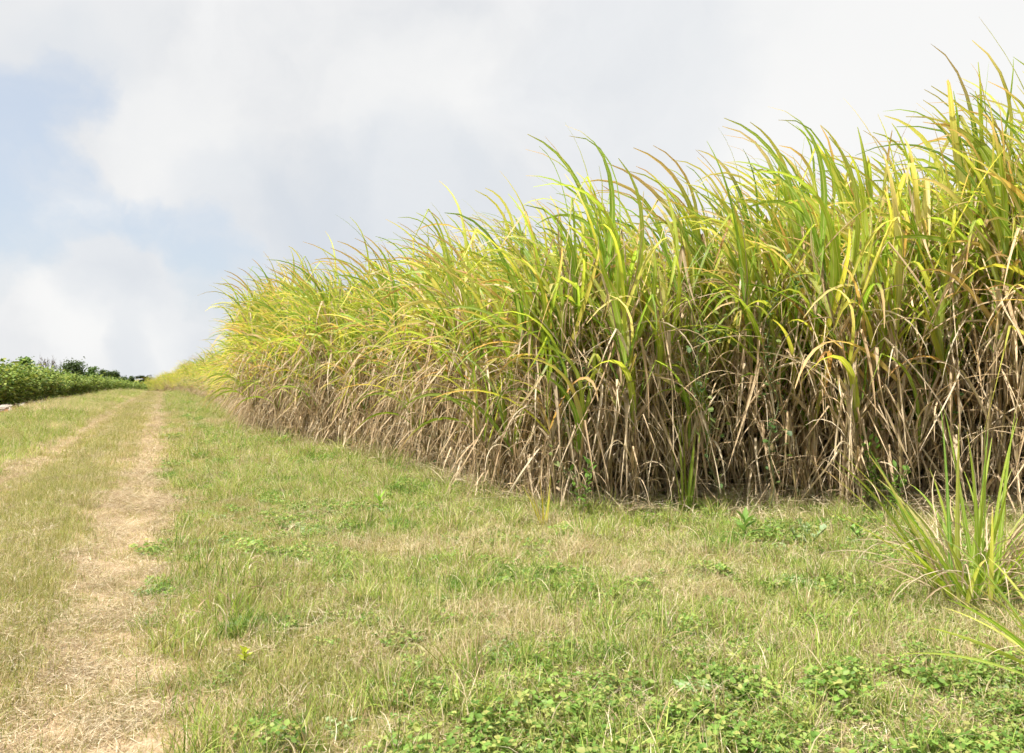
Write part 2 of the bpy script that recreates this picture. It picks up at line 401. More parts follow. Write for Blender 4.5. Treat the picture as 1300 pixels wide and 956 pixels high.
# the outermost row stands right along the edge
seg_ = np.hypot(*(EDGE[1:]-EDGE[:-1]).T); cum = np.concatenate([[0], np.cumsum(seg_)]); tq = []; t_ = cum[-1]-.2
while t_ > 0:
    tq.append(t_); yy_ = np.interp(t_, cum, EDGE[:, 1]); t_ -= rng.uniform(.40, .58)*(1 if yy_ < 30 else 1.4)
tq = np.array(tq); fx_ = np.interp(tq, cum, EDGE[:, 0]); fy_ = np.interp(tq, cum, EDGE[:, 1])
nx_, ny_ = np.interp(tq+.3, cum, EDGE[:, 0])-fx_, np.interp(tq+.3, cum, EDGE[:, 1])-fy_; nl_ = np.hypot(nx_, ny_)+1e-6; off = rng.uniform(.05, .32, len(tq))
fx_, fy_ = fx_-ny_/nl_*off, fy_+nx_/nl_*off
keep = (sd > .55) & (sd < np.where(gy < 30, 6.2, 5.0)) & ((sd < 2.4) | (rng.random(len(sd)) < .5))
gx = np.concatenate([gx[keep], fx_]); gy = np.concatenate([gy[keep], fy_]); sd = np.concatenate([sd[keep], off]); keep = np.ones(len(gx), bool)
gx, gy, sd = gx[keep], gy[keep], sd[keep]
far = gy > 40; keep = ~far | (rng.random(len(gx)) < .6); gx, gy, sd = gx[keep], gy[keep], sd[keep]
px = 650 + F*gx/gy
infr = (px > 130) & (px < 1345) & (gy < 150)
dist = np.hypot(gx, gy)
# size on screen, less for what stands behind other rows
score = np.where(infr, 1/dist, 0)*np.where(sd < 1.25, 1, np.where(sd < 1.9, .42, .1))
order = np.argsort(-score)[:290]
near = np.zeros(len(gx), bool); near[order] = True
Hs = np.interp(px, HPX, HH)/4.0*rng.uniform(.84, 1.07, len(gx))
Hs = np.where(px > 1400, 1.2, Hs)
def side(x, y, s):
    p = 650+F*x/y
    if y > 26: return 'left'
    return 'front' if p > 640 else 'left'
def cane_label(x, y, s, H):
    p = 650+F*x/y; row = 'front row' if s < 1.0 else 'second row' if s < 1.7 else 'inner row'
    if p > 1160: w = 'tallest sugarcane, rising behind the small green cane clump at the right, '
    elif p > 1000: w = 'tall sugarcane with drooping straw-coloured leaves right of the broad-leaved weed, '
    elif p > 860: w = 'sugarcane over deep shadow straight behind the broad-leaved weed, '
    elif p > 740: w = 'sugarcane with long pale hanging leaves along the front of the field, '
    elif p > 620: w = 'sugarcane at the field corner above the yellow shoot, '
    elif p > 480: w = 'green-topped sugarcane just round the corner facing the track, '
    elif p > 380: w = 'sugarcane midway along the grassy track side, '
    elif p > 290: w = 'bushy sugarcane with a drooping brown skirt beside the track, '
    else: w = 'distant yellowish sugarcane by the end of the track, '
    return w+row
DEPTH_NOTE = {}
for k in np.nonzero(near)[0]:
    x, y = gx[k], gy[k]; parts = PROTO[rng.integers(NP_)]
    root = ob('sugarcane_plant', None, loc=(x, y, float(gz(x, y))), label=cane_label(x, y, sd[k], Hs[k]), category='sugarcane', group='sugarcane plants along the field edge')
    root.rotation_euler = (rng.normal(0, .03), rng.normal(0, .03), rng.uniform(-.9, .9)); root.empty_display_size = .2
    s = Hs[k]; root.scale = (s**.6, s**.6, s)
    for nm, me in parts: ob(nm, me, parent=root)
fi = np.nonzero(~near)[0]
# dense far ones use lighter sources
src = [joined(p) for p in PROTO[:8]] + FARP
idx = np.where(gy[fi] < 26, rng.integers(0, 8, len(fi)), rng.integers(8, 16, len(fi)))
scatter('sugarcane_field', src, np.stack([gx[fi], gy[fi], gz(gx[fi], gy[fi])], 1), rng.uniform(-.8, .8, len(fi)), rng.normal(0, .03, (len(fi), 2)), Hs[fi], idx,
        kind='stuff', label='the mass of sugarcane standing behind the field edge', category='sugarcane')

# ------------------------------------------------------------------ ground cover sources
GO = [(.26,.28,.07), (.38,.36,.12), (.19,.23,.06), (.50,.45,.22), (.32,.32,.10)]
GG = [(.21,.31,.06), (.30,.40,.08), (.39,.46,.11), (.11,.19,.03), (.45,.48,.15)]
GS = [(.58,.48,.31), (.49,.38,.23), (.64,.55,.38), (.35,.25,.14), (.68,.60,.44)]
def tuft(seed, n, rad, h, w, pal, el, grav, seg=4, m=None, pal2=None, f2=0.):
    r = np.random.default_rng(seed); A = Acc()
    a = r.random(n)*6.28; q = rad*np.sqrt(r.random(n)); P = np.stack([q*np.cos(a), q*np.sin(a), np.full(n, -.004)], 1)
    D = sph(r.random(n)*6.28, r.uniform(R(el[0]), R(el[1]), n))
    c = pick(pal, n, r)
    if pal2: t = r.random(n) < f2; c[t] = pick(pal2, t.sum(), r)
    blades(A, r, P, D, r.uniform(h[0], h[1], n), r.uniform(w[0], w[1], n), seg, r.uniform(grav*.4, grav*1.5, n), (-.05, 0), r.normal(0, .8, n), .15, c, c*1.15, None, 'grass', .35)
    for v in A.V: v[:, 2] = np.maximum(v[:, 2], -.006)
    return A.mesh('tuft', m or M_GRASS)
def litter(seed, n, rad, h, w, z=.03):
    r = np.random.default_rng(seed); A = Acc()
    a = r.random(n)*6.28; q = rad*np.sqrt(r.random(n)); P = np.stack([q*np.cos(a), q*np.sin(a), r.uniform(0, z, n)], 1)
    c = pick(GS, n, r)
    blades(A, r, P, sph(r.random(n)*6.28, r.normal(.08, .22, n)), r.uniform(*h, n), r.uniform(*w, n), 4, .3, (0, 0), r.normal(0, 1.5, n), .3, c, c, None, 'grass', .6)
    for v in A.V: v[:, 2] = np.clip(v[:, 2], .002, None)
    return A.mesh('litter', M_STRAW)
def clover(seed, n, rad, size, zr, pal, asp=.8):
    r = np.random.default_rng(seed); A = Acc()
    a = r.random(n)*6.28; q = rad*np.sqrt(r.random(n)); z = r.uniform(*zr, n)
    P = np.stack([q*np.cos(a), q*np.sin(a), z], 1)
    D = P*np.array([0, 0, 1.])
    blades(A, r, P*np.array([.8, .8, 0]), np.stack([P[:, 0]*.2, P[:, 1]*.2, z], 1), z, .0022, 2, 0., (0, 0), 0., .1, pick(GG, n, r), pick(GG, n, r), None, 'grass')
    for k in range(3):      # three leaflets each
        Nn = np.stack([r.normal(0, .45, n), r.normal(0, .45, n), np.ones(n)], 1); an = a + k*2.1
        flats(A, r, P, Nn, r.uniform(size*.7, size*1.2, n), asp, pick(pal, n, r), np.stack([np.cos(an), np.sin(an), np.zeros(n)], 1))
    return A.mesh('clover', M_BROAD)
K = {}
PR = []
def kind(nm, lst): K[nm] = (len(PR), len(PR)+len(lst)); PR.extend(lst)
kind('olive', [tuft(10+i, 75, .13, (.035, .085), (.003, .0055), GO, (40, 88), .8, 4, None, GS, .28) for i in range(5)])
kind('green', [tuft(20+i, 60, .12, (.04, .13), (.004, .0075), GG, (30, 85), 1.2, 4, None, GS, .3) for i in range(5)])
kind('mixed', [tuft(30+i, 80, .14, (.03, .10), (.003, .0055), GG+GO, (15, 80), 1.4, 4, None, GS, .33) for i in range(5)])
kind('dark', [tuft(46+i, 70, .09, (.05, .15), (.005, .009), [(.09,.18,.025), (.13,.24,.035), (.2,.33,.06)], (25, 80), 1.3, 5) for i in range(3)])
kind('tall', [tuft(40+i, 45, .09, (.10, .24), (.004, .008), GG+GO[:2], (40, 86), 1.3, 5, None, GS, .25) for i in range(4)])
kind('bleach', [tuft(50+i, 60, .12, (.08, .2), (.0025, .0045), GS+GO[3:4], (35, 85), 1.5, 5) for i in range(4)])
GC = [(.15,.26,.05), (.20,.33,.06), (.10,.19,.03), (.28,.37,.09), (.38,.38,.12)]
PRC = [clover(60+i, 38, .13, .022, (.02, .07), GC) for i in range(4)] + [clover(70+i, 34, .16, .036, (.03, .12), GC, .7) for i in range(4)] + [clover(75+i, 26, .15, .03, (.02, .06), [(.34,.42,.24), (.26,.36,.15), (.2,.32,.1)], .8) for i in range(2)]
PRS = [litter(80+i, 70, .15, (.03, .13), (.0016, .004)) for i in range(5)] + [litter(90+i, 36, .3, (.15, .5), (.004, .013), .1) for i in range(4)]

def zone(n, y0, y1, pad=1.12):
    y = np.sqrt(rng.uniform(y0**2, y1**2, n)); x = rng.uniform(-.655*pad*y-.5, .655*pad*y+.5, n); return x, y
LAY = [(5200, 2.2, 6, .95), (9500, 6, 13, 1.1), (12000, 13, 32, 1.7), (9000, 32, 65, 2.3), (4500, 65, 112, 3.0)]
pts = {'g': [], 'c': [], 's': []}
for n, y0, y1, sc in LAY:
    if y0 < 32: x, y = zone(n, y0, y1)
    else:
        y = rng.uniform(y0, y1, n); v = rng.uniform(-8, 3.8, n); x = v/.917-.29-.435*y
    sdv = edge_sd(x, y); v = vof(x, y)
    ok = (sdv < 1.0) & (v > -8.2); x, y, v, sdv = x[ok], y[ok], v[ok], sdv[ok]
    n1 = vnoise(x, y, 1.1, 1); n2 = vnoise(x, y, .45, 2); n3 = vnoise(x, y, 2.7, 3); rr = rng.random(len(x))
    wob = (n2-.5)*.45
    for k in range(len(x)):
        vk = v[k]+wob[k]; yy = y[k]; s = sc*rng.uniform(.75, 1.3); ra = rr[k]
        rut = math.exp(-(vk/(.35 if yy < 14 else .32))**4) + math.exp(-((vk+1.85)/.24)**4)
        kn = None; kd = 'g'
        if rut*(.75+.5*n2[k]) > .25+.5*rng.random():
            lf = .18 if vk < -1 else 0
            lf += .25*(yy < 9 and n2[k] > .5)
            if ra < .62-lf: kd = 's'; kn = rng.integers(0, 5)
            elif ra < .86: kn = 'olive'; s *= .75
            elif ra < .93: kn = 'mixed'; s *= .8
            else: continue
        elif -1.7 < vk < -.2 or vk < -2:
            kn = 'olive'
            if vk < -2.2:
                kn = 'olive' if n1[k] < .38 else 'green' if ra < .62 else 'tall' if ra < .75 else 'mixed'
                if n3[k] > .66 and ra < .4: kn = 'bleach'
                if vk < -5.7 and ra < .985: continue
            elif ra < .12: kn = 'mixed'
            elif ra < .2: kd = 's'; kn = rng.integers(0, 5)
        else:
            near_rut = vk < 1.3
            c_ = n1[k]*.6+n2[k]*.4
            px_ = 650+F*x[k]/yy
            low = max(0, 1-(yy-2.7)/1.75)*min(1, max(.1, (px_-330)/350))      # leafy weeds thicken toward the camera
            if low*1.45 > n1[k]*.45+n2[k]*.35+rng.random()*.6 and ra < .5: s *= rng.uniform(.5, .8); kd = 'c'; kn = rng.integers(4, 8) if ra < .3 else rng.integers(0, 4)
            elif near_rut and ra < .45: kn = 'olive'
            elif c_ > .48: kn = 'green' if ra < .6 else 'tall' if ra < .68 else 'mixed'
            elif c_ < .3: kn = 'bleach' if ra < .2 else 'olive' if ra < .5 else 'mixed'
            else: kn = 'mixed' if ra > .07 else 'bleach'
            if kn in ('mixed', 'green') and n2[k]*.6+n3[k]*.4 > .52 and rng.random() < .42: kd = 'c'; kn = rng.integers(0, 10); s *= rng.uniform(.45, .75)
            elif kn == 'mixed' and ra > .95: kd = 'c'; kn = rng.integers(0, 4); s *= .7
            elif kn == 'mixed' and ra > .86: kd = 's'; kn = rng.integers(0, 5)
            elif kn == 'green' and n3[k] > .6 and ra < .12: kn = 'tall'
            if kd == 'g' and n2[k] > .66 and n1[k] > .42 and rng.random() < .35: kn = 'dark'; s *= .8
            if sdv[k] > -.45 and kd == 'g':
                kn = 'tall' if ra < .22 else kn
            if sdv[k] > -.1 and ra > .72: kd = 's'; kn = rng.integers(5, 9); s = min(s, 1.2)
        if kd == 'g': a_, b_ = K[kn]; kn = rng.integers(a_, b_)
        pts[kd].append((x[k], yy, kn, s))
for kd, nm, pr, lab, cat in (('g', 'grass', PR, 'short green and straw-coloured grass covering the ground', 'grass'),
                            ('c', 'ground_cover', PRC, 'low leafy clover-like weeds creeping through the grass', 'weeds'),
                            ('s', 'straw_litter', PRS, 'dry straw scattered in the wheel ruts and under the cane', 'straw')):
    A = np.array(pts[kd], float); z = gz(A[:, 0], A[:, 1]) + np.where(kd == 's', .008+.0008*A[:, 1], 0)
    scatter(nm, pr, np.stack([A[:, 0], A[:, 1], z], 1), rng.uniform(0, 6.28, len(A)), rng.normal(0, .06, (len(A), 2)), A[:, 3], A[:, 2].astype(int), kind='stuff', label=lab, category=cat)
    print(nm, len(A))

# ------------------------------------------------------------------ young cane clumps and shoots
def clump(name, px, py, n, L, W, rad, label, seed, pal=PG[:3]+PG[4:], el=(48, 88), grav=.55, dryn=20, wind=(-.1, 0), group=None, cat='sugarcane'):
    r = np.random.default_rng(seed); x, y = at(px, py)
    root = ob(name, None, loc=(x, y, float(gz(x, y))), label=label, category=cat)
    if group: root['group'] = group
    A = Acc(); a = r.random(n)*6.28; q = rad*np.sqrt(r.random(n)); P = np.stack([q*np.cos(a), q*np.sin(a), np.zeros(n)], 1)
    az = a + r.normal(0, .5, n)
    c = pick(pal, n, r)*.95; tf = np.where(r.random(n) < .35, r.uniform(.6, .95, n), 1.3)
    blades(A, r, P, sph(az, r.uniform(R(el[0]), R(el[1]), n)), r.uniform(L*.55, L, n), r.uniform(W*.7, W, n), 12, r.uniform(grav*.3, grav*1.6, n), wind, r.normal(0, .7, n), .2, c, c*np.array([1.2, 1.1, 1]), (pick(PGT, n, r), tf), 'cane', .15)
    ob('green_foliage', A.mesh('green_foliage', M_GREEN), parent=root)
    if dryn:
        B = Acc(); a = r.random(dryn)*6.28; P = np.stack([rad*np.cos(a), rad*np.sin(a), r.uniform(.02, .35, dryn)], 1)
        blades(B, r, P, sph(a+r.normal(0, .6, dryn), r.uniform(R(5), R(70), dryn)), r.uniform(L*.3, L*.7, dryn), r.uniform(.006, .016, dryn), 8, r.uniform(1, 3, dryn), (0, 0), r.normal(0, 2, dryn), .4, pick(PD, dryn, r), pick(PD, dryn, r), None, 'cane', .6)
        for v in B.V: v[:, 2] = np.maximum(v[:, 2], .004)
        ob('dry_foliage', B.mesh('dry_foliage', M_DRY), parent=root)
    return root
clump('young_cane', 1232, 775, 58, 1.25, .042, .20, 'small bright green cane clump growing in the grass at the right', 900, dryn=110, el=(40, 88))
clump('young_cane', 1385, 900, 40, .95, .034, .12, 'cane clump at the bottom right corner with only its leaf tips showing', 901, dryn=14, el=(25, 80))
clump('cane_shoot', 868, 658, 7, 1.35, .04, .07, 'upright green and yellow shoot before the dry cane with pale hanging leaves', 903, dryn=0, el=(78, 89), grav=.12, pal=[(.2,.34,.03), (.42,.44,.05), (.26,.36,.04)])
clump('cane_shoot', 690, 672, 9, .5, .02, .03, 'little yellow shoot at the foot of the corner cane', 904, dryn=3, el=(65, 89), grav=.5, pal=[(.55,.46,.05), (.4,.42,.05)])
clump('grass_tuft', 288, 790, 60, .26, .009, .16, 'thick dark green grass tuft at the right edge of the near wheel rut', 905, pal=GG[:2]+GG[3:4], dryn=8, el=(30, 85), grav=1.2, cat='grass tuft')
clump('grass_tuft', 232, 812, 22, .16, .006, .08, 'small flattened grass tuft in the near wheel rut', 906, pal=GG[3:4]+GO[:1], dryn=8, el=(10, 60), grav=1.2, cat='grass tuft')
clump('grass_tuft', 905, 668, 26, .30, .009, .08, 'fresh green grass tuft at the cane foot left of the broad-leaved weed', 907, pal=GG[:3], dryn=0, el=(45, 85), grav=1.1, cat='grass tuft')
clump('grass_tuft', 800, 674, 26, .26, .009, .08, 'fresh green grass tuft at the cane foot under the pale hanging leaves', 908, pal=GG[:3], dryn=0, el=(45, 85), grav=1.1, cat='grass tuft')
clump('grass_tuft', 240, 555, 16, .55, .012, .05, 'lone upright grass shoot beside the wheel rut in the distance', 909, pal=GG[:3], dryn=0, el=(60, 88), grav=.6, cat='grass tuft')

r = np.random.default_rng(77); A = Acc(); n = 130; P = np.stack([r.normal(0, .28, n), r.normal(0, .12, n), r.uniform(.0, .12, n)], 1)
blades(A, r, P, sph(r.random(n)*6.28, r.uniform(R(5), R(60), n)), r.uniform(.15, .45, n), r.uniform(.003, .008, n), 8, r.uniform(1.5, 4, n), (0, 0), 1., .3, pick(GS, n, r), pick(GS, n, r), None, 'grass', .8)
for v in A.V: v[:, 2] = np.maximum(v[:, 2], .01)
x, y = at(955, 664); ob('straw_pile', A.mesh('straw_pile', M_STRAW), loc=(x, y, float(gz(x, y))), label='loose heap of curled dry straw at the cane foot behind the pointed-leaf weed', category='straw heap')
# broad-leaved weeds
def weed(px, py, h, nl, ls, asp, pal, label, seed, spread=.25):
    r = np.random.default_rng(seed); x, y = at(px, py)
    root = ob('weed', None, loc=(x, y, float(gz(x, y))), label=label, category='weed')
    A, B = Acc(), Acc(); nst = max(1, nl//10)
    for s in range(nst):
        a = r.random()*6.28; sp = spread*r.random()*(nst > 1); t = np.linspace(0, 1, 5)[:, None]
        hh = h*r.uniform(.7, 1)
        pp = np.concatenate([t*sp*math.cos(a)+t*0, t*sp*math.sin(a), t*hh], 1); pp[0, 2] = -.02
        tube(B, pp, .003, 5, (.1, .15, .05))
        m_ = nl//nst; q = np.linspace(.25, 1, m_); P = np.stack([np.interp(q, t[:, 0], pp[:, i]) for i in range(3)], 1)
        az = np.arange(m_)*2.4+a; c = pick(pal, m_, r)
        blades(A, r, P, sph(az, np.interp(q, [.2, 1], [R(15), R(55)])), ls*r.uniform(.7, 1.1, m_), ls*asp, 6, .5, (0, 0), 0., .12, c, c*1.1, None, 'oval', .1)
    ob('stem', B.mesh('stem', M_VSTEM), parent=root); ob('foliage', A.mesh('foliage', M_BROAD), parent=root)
LG = [(.20,.34,.08), (.27,.42,.10), (.16,.28,.06)]
weed(946, 690, .26, 10, .20, .26, LG, 'upright weed with long pointed light green leaves before the cane', 1)
weed(1022, 700, .22, 70, .055, .62, [(.33,.42,.24), (.24,.36,.13)], 'weed with small pale silvery leaves in the grass before the cane', 2)
weed(482, 652, .14, 9, .13, .3, [(.25,.42,.05), (.15,.27,.05)], 'small broad-leaved weed in the grass left of the field corner', 3)
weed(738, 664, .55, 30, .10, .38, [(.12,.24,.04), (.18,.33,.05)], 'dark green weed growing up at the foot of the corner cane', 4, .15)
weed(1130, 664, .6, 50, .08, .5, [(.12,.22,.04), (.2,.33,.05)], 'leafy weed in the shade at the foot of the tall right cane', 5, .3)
weed(1095, 690, .16, 20, .06, .5, LG, 'tiny light green weed between the pale-leaved weed and young cane', 6, .15)
weed(310, 850, .08, 12, .05, .5, [(.4,.45,.05)], 'tiny yellow-green weed at the bottom left of the lawn', 7, .1)
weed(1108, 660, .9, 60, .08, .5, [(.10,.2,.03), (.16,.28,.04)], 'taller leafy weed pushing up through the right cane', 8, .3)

# climbing vines on the canes
def vine(pxs, label, seed, nl=70, w=.17):
    r = np.random.default_rng(seed); A, B = Acc(), Acc()
    x0, y0 = at(pxs[0][0], pxs[0][1]+14); y0 -= .12
    pts_ = [np.array([x0, y0, float(gz(x0, y0))-.02])] + [ray(p[0], p[1], y0+.05*r.normal()-.05) for p in pxs[1:]]
    t = np.linspace(0, len(pts_)-1, 40); pp = np.stack([np.interp(t, range(len(pts_)), np.array(pts_)[:, i]) for i in range(3)], 1)
    pp[:, 0] += .05*np.sin(t*7); pp[:, 1] += .04*np.cos(t*6); o = pp[0].copy(); pp = pp-o
    tube(B, pp, .006, 5, (.1, .14, .05))
    nl = int(nl*.75); k = r.integers(4, 40, nl); P = pp[k] + r.normal(0, w*.5, (nl, 3))*np.array([1, .6, 1])
    P[:, 2] = np.maximum(P[:, 2], .05)
    Nn = np.stack([r.normal(0, .6, nl), -.6+r.normal(0, .5, nl), .6+r.random(nl)], 1)
    for j in range(nl):
        tube(B, [pp[k[j]], (pp[k[j]]+P[j])/2+[0, 0, .01], P[j]], .0018, 3, (.1, .14, .05))
    flats(A, r, P, Nn, r.uniform(.025, .09, nl), .75, pick([(.05,.10,.025), (.08,.15,.035), (.11,.19,.05), (.20,.24,.07)], nl, r))
    root = ob('climbing_vine', None, loc=o, label=label, category='vine')
    ob('stem', B.mesh('stem', M_VSTEM), parent=root); ob('foliage', A.mesh('foliage', M_BROAD), parent=root)
vine([(970, 640), (985, 520), (970, 430), (1000, 350)], 'tall dark green vine climbing the shaded cane behind the pointed-leaf weed', 11, 120)
vine([(1225, 640), (1212, 540), (1205, 440), (1165, 400)], 'dark green vine on the cane just behind the small cane clump', 12, 80)
vine([(720, 640), (715, 540), (735, 480), (700, 440)], 'dark green vine climbing the corner cane above the yellow shoot', 13, 90)
vine([(1100, 640), (1110, 540), (1095, 420), (1075, 350)], 'dark green vine on the tall cane above the small pale weeds', 14, 90)
vine([(905, 640), (900, 540), (880, 450), (905, 410)], 'dark green vine beside the upright green and yellow shoot', 15, 70)
vine([(550, 590), (556, 500), (545, 450)], 'dark green vine on the cane left of the field corner', 16, 60)

# ------------------------------------------------------------------ shrubs beyond the verge, stones, far trees
def shrub(seed):
    r = np.random.default_rng(seed); A, B = Acc(), Acc(); n = r.integers(7, 10)
    for s in range(n):
        a = r.random()*6.28; L = r.uniform(1.3, 2.1); e = r.uniform(R(55), R(88)); d = np.array([math.cos(a)*math.cos(e), math.sin(a)*math.cos(e), math.sin(e)])
        t = np.linspace(0, 1, 5)[:, None]; pp = d*L*t + np.array([0, 0, .12])*t**2; pp[0, 2] = -.08
        tube(B, pp, np.linspace(.02, .006, 5), 5)
        m_ = 95; q = r.beta(1.4, 1.0, m_)*.93+.06; c0 = np.stack([np.interp(q, t[:, 0], pp[:, i]) for i in range(3)], 1)
        P = c0 + r.normal(0, .17, (m_, 3)); P[:, 2] = np.abs(P[:, 2])
        Nn = np.stack([r.normal(0, .6, m_), r.normal(0, .6, m_)-.25, .7+r.random(m_)], 1)
        flats(A, r, P, Nn, r.uniform(.10, .22, m_), .7, pick([(.12,.20,.04), (.20,.29,.06), (.28,.36,.08), (.07,.13,.025), (.36,.40,.12)], m_, r))
    return B.mesh('stem', M_BARK), A.mesh('foliage', M_TREE)
SH = [shrub(500+i) for i in range(8)]
gx2, cnt = [], 0
for row, v0 in enumerate((-8.9, -10.3, -11.8, -13.4)):
    u = 30.
    while u < 175:
        v = v0 + rng.normal(0, .25) + max(0, u-85)*.075; vx = v/.917-.29; y = (u/.917 + .435*vx)/(1+.435**2); x = vx-.435*y
        p = 650+F*x/y
        if -45 < p < 196 and not (row > 1 and rng.random() < .35):
            b, f = SH[rng.integers(8)]
            rw = ('front', 'second', 'third', 'back')[row]
            w = 'near pale stones at the left edge' if p < 45 else 'left of the dark round trees' if p < 110 else 'before the dark round trees' if p < 150 else 'shrinking toward the end of the track'
            s = rng.uniform(.82, 1.15)*(1 if row < 2 else 1.05)*(1.1 if p < 70 else 1)
            root = ob('shrub', None, loc=(x, y, float(gz(x, y))), label=f'leafy green shrub in the {rw} row {w}', category='shrub', group='crop shrubs beyond the left verge')
            root.scale = (s*1.15, s*1.15, s); root.rotation_euler[2] = rng.random()*6.28
            ob('stem', b, parent=root); ob('foliage', f, parent=root); cnt += 1
        u += rng.uniform(1.0, 1.5)*(1 + max(0, u-50)*.006)
print('shrubs', cnt)
def stone_mesh(seed):
    r = np.random.default_rng(seed); import bmesh
    bm = bmesh.new(); bmesh.ops.create_icosphere(bm, subdivisions=2, radius=1)
    k = r.normal(0, 1, (5, 3)); k = nrm(k); lim = r.uniform(.55, .85, 5)
    for v in bm.verts:
        c = np.array(v.co)*(1+.08*r.normal())
        for a_, l_ in zip(k, lim):
            q = c@a_
            if q > l_: c = c - a_*(q-l_)
        v.co = Vector(c*np.array([1, .75, .55]))
    me = bpy.data.meshes.new('stone'); bm.to_mesh(me); bm.free(); me.materials.append(M_STONE); return me
ST = [stone_mesh(i) for i in range(6)]
nst = 0
while nst < 64:
    px_ = rng.uniform(-12, 112) if nst > 26 else rng.uniform(-10, 32); v = rng.normal(-7.2, .6)
    # intersect the pixel column with the line of constant v
    k_ = (px_-650)/F; y = (v/.917-.29)/(k_+.435); x = k_*y
    if y < 30 or y > 100: continue
    s = rng.uniform(.07, .21)*(1.2 if px_ < 32 else .9)
    w = 'in the pile at the left edge' if px_ < 32 else 'at the shrubs foot further along the soil strip'
    o = ob('stone', ST[rng.integers(6)], loc=(x, y, float(gz(x, y))+s*.25), label='pale limestone lump '+w, category='stone', group='pale stones along the soil strip')
    o.scale = (s, s, s); o.rotation_euler = (rng.normal(0, .2), rng.normal(0, .2), rng.random()*6.28); nst += 1

def branch(B, tips, p, d, L, rad, depth, r, droop=0.):
    n = 4; pts_ = [p]
    for i in range(n):
        d = nrm(d + r.normal(0, .13, 3) + np.array([0, 0, .05-droop])); pts_.append(pts_[-1]+d*L/n)
    tube(B, pts_, np.linspace(rad, rad*.6, n+1), 5)
    if depth == 0: tips.append(pts_[-1]); return
    for k in range(3 if depth > 2 else 2):
        q = nrm(d + r.normal(0, .5, 3)); i = r.integers(2, n+1)
        branch(B, tips, pts_[i], q, L*r.uniform(.6, .8), rad*.62, depth-1, r, droop)
    if depth == 1: tips.append(pts_[-1])
def tree(px, ytop, Yd, wpx, kind_, label, seed):
    r = np.random.default_rng(seed); top = ray(px, ytop, Yd); z0 = float(gz(top[0], Yd)); H = top[2]-z0
    root = ob({'bare': 'bare_tree', 'palm': 'palm_tree'}.get(kind_, 'tree'), None, loc=(top[0], Yd, z0), label=label, category='palm' if kind_ == 'palm' else 'tree')
    w = wpx*Yd/F/2; B, A = Acc(), Acc(); tips = []
    if kind_ == 'palm':
        t = np.linspace(0, 1, 7)[:, None]; pp = np.concatenate([t**2*.3, t*0, t*H*.86], 1); pp[0, 2] = -.3; tube(B, pp, np.linspace(.18, .11, 7), 8)
        nf = 26; hub = pp[-1]; az = np.arange(nf)*2.4
        r2 = r; fr = Acc()
        for a_ in az:
            e = r.uniform(.0, 1.2); d = np.array([math.cos(a_)*math.cos(e), math.sin(a_)*math.cos(e), math.sin(e)]); p = hub.copy(); sp = [p.copy()]
            for k in range(10): d = nrm(d+np.array([0, 0, -.16])); p = p+d*w*1.2/10; sp.append(p.copy())
            sp = np.array(sp); tube(B, sp, .02, 4)
            nlf = 40; q = r.uniform(1, 10, nlf); P = np.stack([np.interp(q, range(11), sp[:, i]) for i in range(3)], 1)
            sd_ = np.cross(nrm(sp[5]-sp[0]), [0, 0, 1.]); sg_ = np.sign(r.normal(0, 1, nlf))[:, None]
            blades(A, r, P, sd_*sg_+nrm(sp[6]-sp[3])*.5, w*.5, .22, 3, 1., (0, 0), 0., .1, pick([(.03,.06,.02), (.05,.09,.03)], nlf, r), pick([(.04,.07,.02)], nlf, r), None, 'grass')
        nmf = 'frond'
    else:
        dep = 6 if kind_ == 'bare' else 3
        branch(B, tips, np.array([0, 0, -.4]), np.array([0, 0, 1.]), H*(.30 if kind_ == 'bare' else .5), H*.03, dep, r)
        allv = np.concatenate(B.V); hh = allv[:, 2].max(); ww = max(np.abs(allv[:, :2]).max(), .1)
        sc = np.array([w*(1. if kind_ == 'bare' else .8)/ww, w*(1. if kind_ == 'bare' else .8)/ww, H*(1 if kind_ == 'bare' else .93)/hh])
        for v in B.V: v *= np.where(v[:, 2:3] < 0, 1, sc)
        tips = np.array(tips)*sc; nmf = 'crown'
        if kind_ != 'bare':
            pal = {'dark': [(.06,.10,.035), (.09,.14,.05), (.11,.16,.06)], 'mid': [(.10,.18,.04), (.15,.25,.06), (.2,.31,.08)], 'pine': [(.08,.12,.06), (.10,.14,.07)]}[kind_]
            m_ = 2600; i = r.integers(0, len(tips), m_); cs = w*.24*(.7 if kind_ == 'mid' else 1)
            P = tips[i] + r.normal(0, 1, (m_, 3))*cs*np.array([1, 1, .75]); P[:, 2] = np.maximum(P[:, 2], .2)
            extra = np.stack([r.normal(0, w*.35, 500), r.normal(0, w*.35, 500), r.uniform(H*.12, H*.75, 500)], 1); P = np.concatenate([P, extra]); m_ += 500
            flats(A, r, P, np.stack([r.normal(0, .7, m_), r.normal(0, .7, m_), .4+r.random(m_)], 1), r.uniform(.12, .26, m_), .7, pick(pal, m_, r))
    ob('trunk', B.mesh('trunk', M_BARK), parent=root)
    if A.n: ob(nmf, A.mesh(nmf, M_TREE), parent=root)
tree(31, 454, 84, 30, 'mid', 'light green tree rising above the shrubs left of the bare tree', 21)
tree(65, 448, 92, 46, 'bare', 'leafless grey tree with fine bare twigs above the shrubs', 22)
tree(92, 460, 98, 38, 'dark', 'dark tree just right of the leafless grey tree', 23)
tree(130, 470, 120, 17, 'dark', 'small round dark tree left in the far pair', 24)
tree(143, 471, 126, 17, 'dark', 'small dark tree right in the far pair', 25)
tree(154, 479, 135, 14, 'dark', 'low dark tree just right of the far pair of round trees', 29)
tree(165, 478, 138, 10, 'pine', 'thin pointed tree at the low end of the shrub rows', 26)
tree(181, 478, 150, 18, 'palm', 'small dark palm beside the end of the track', 27)
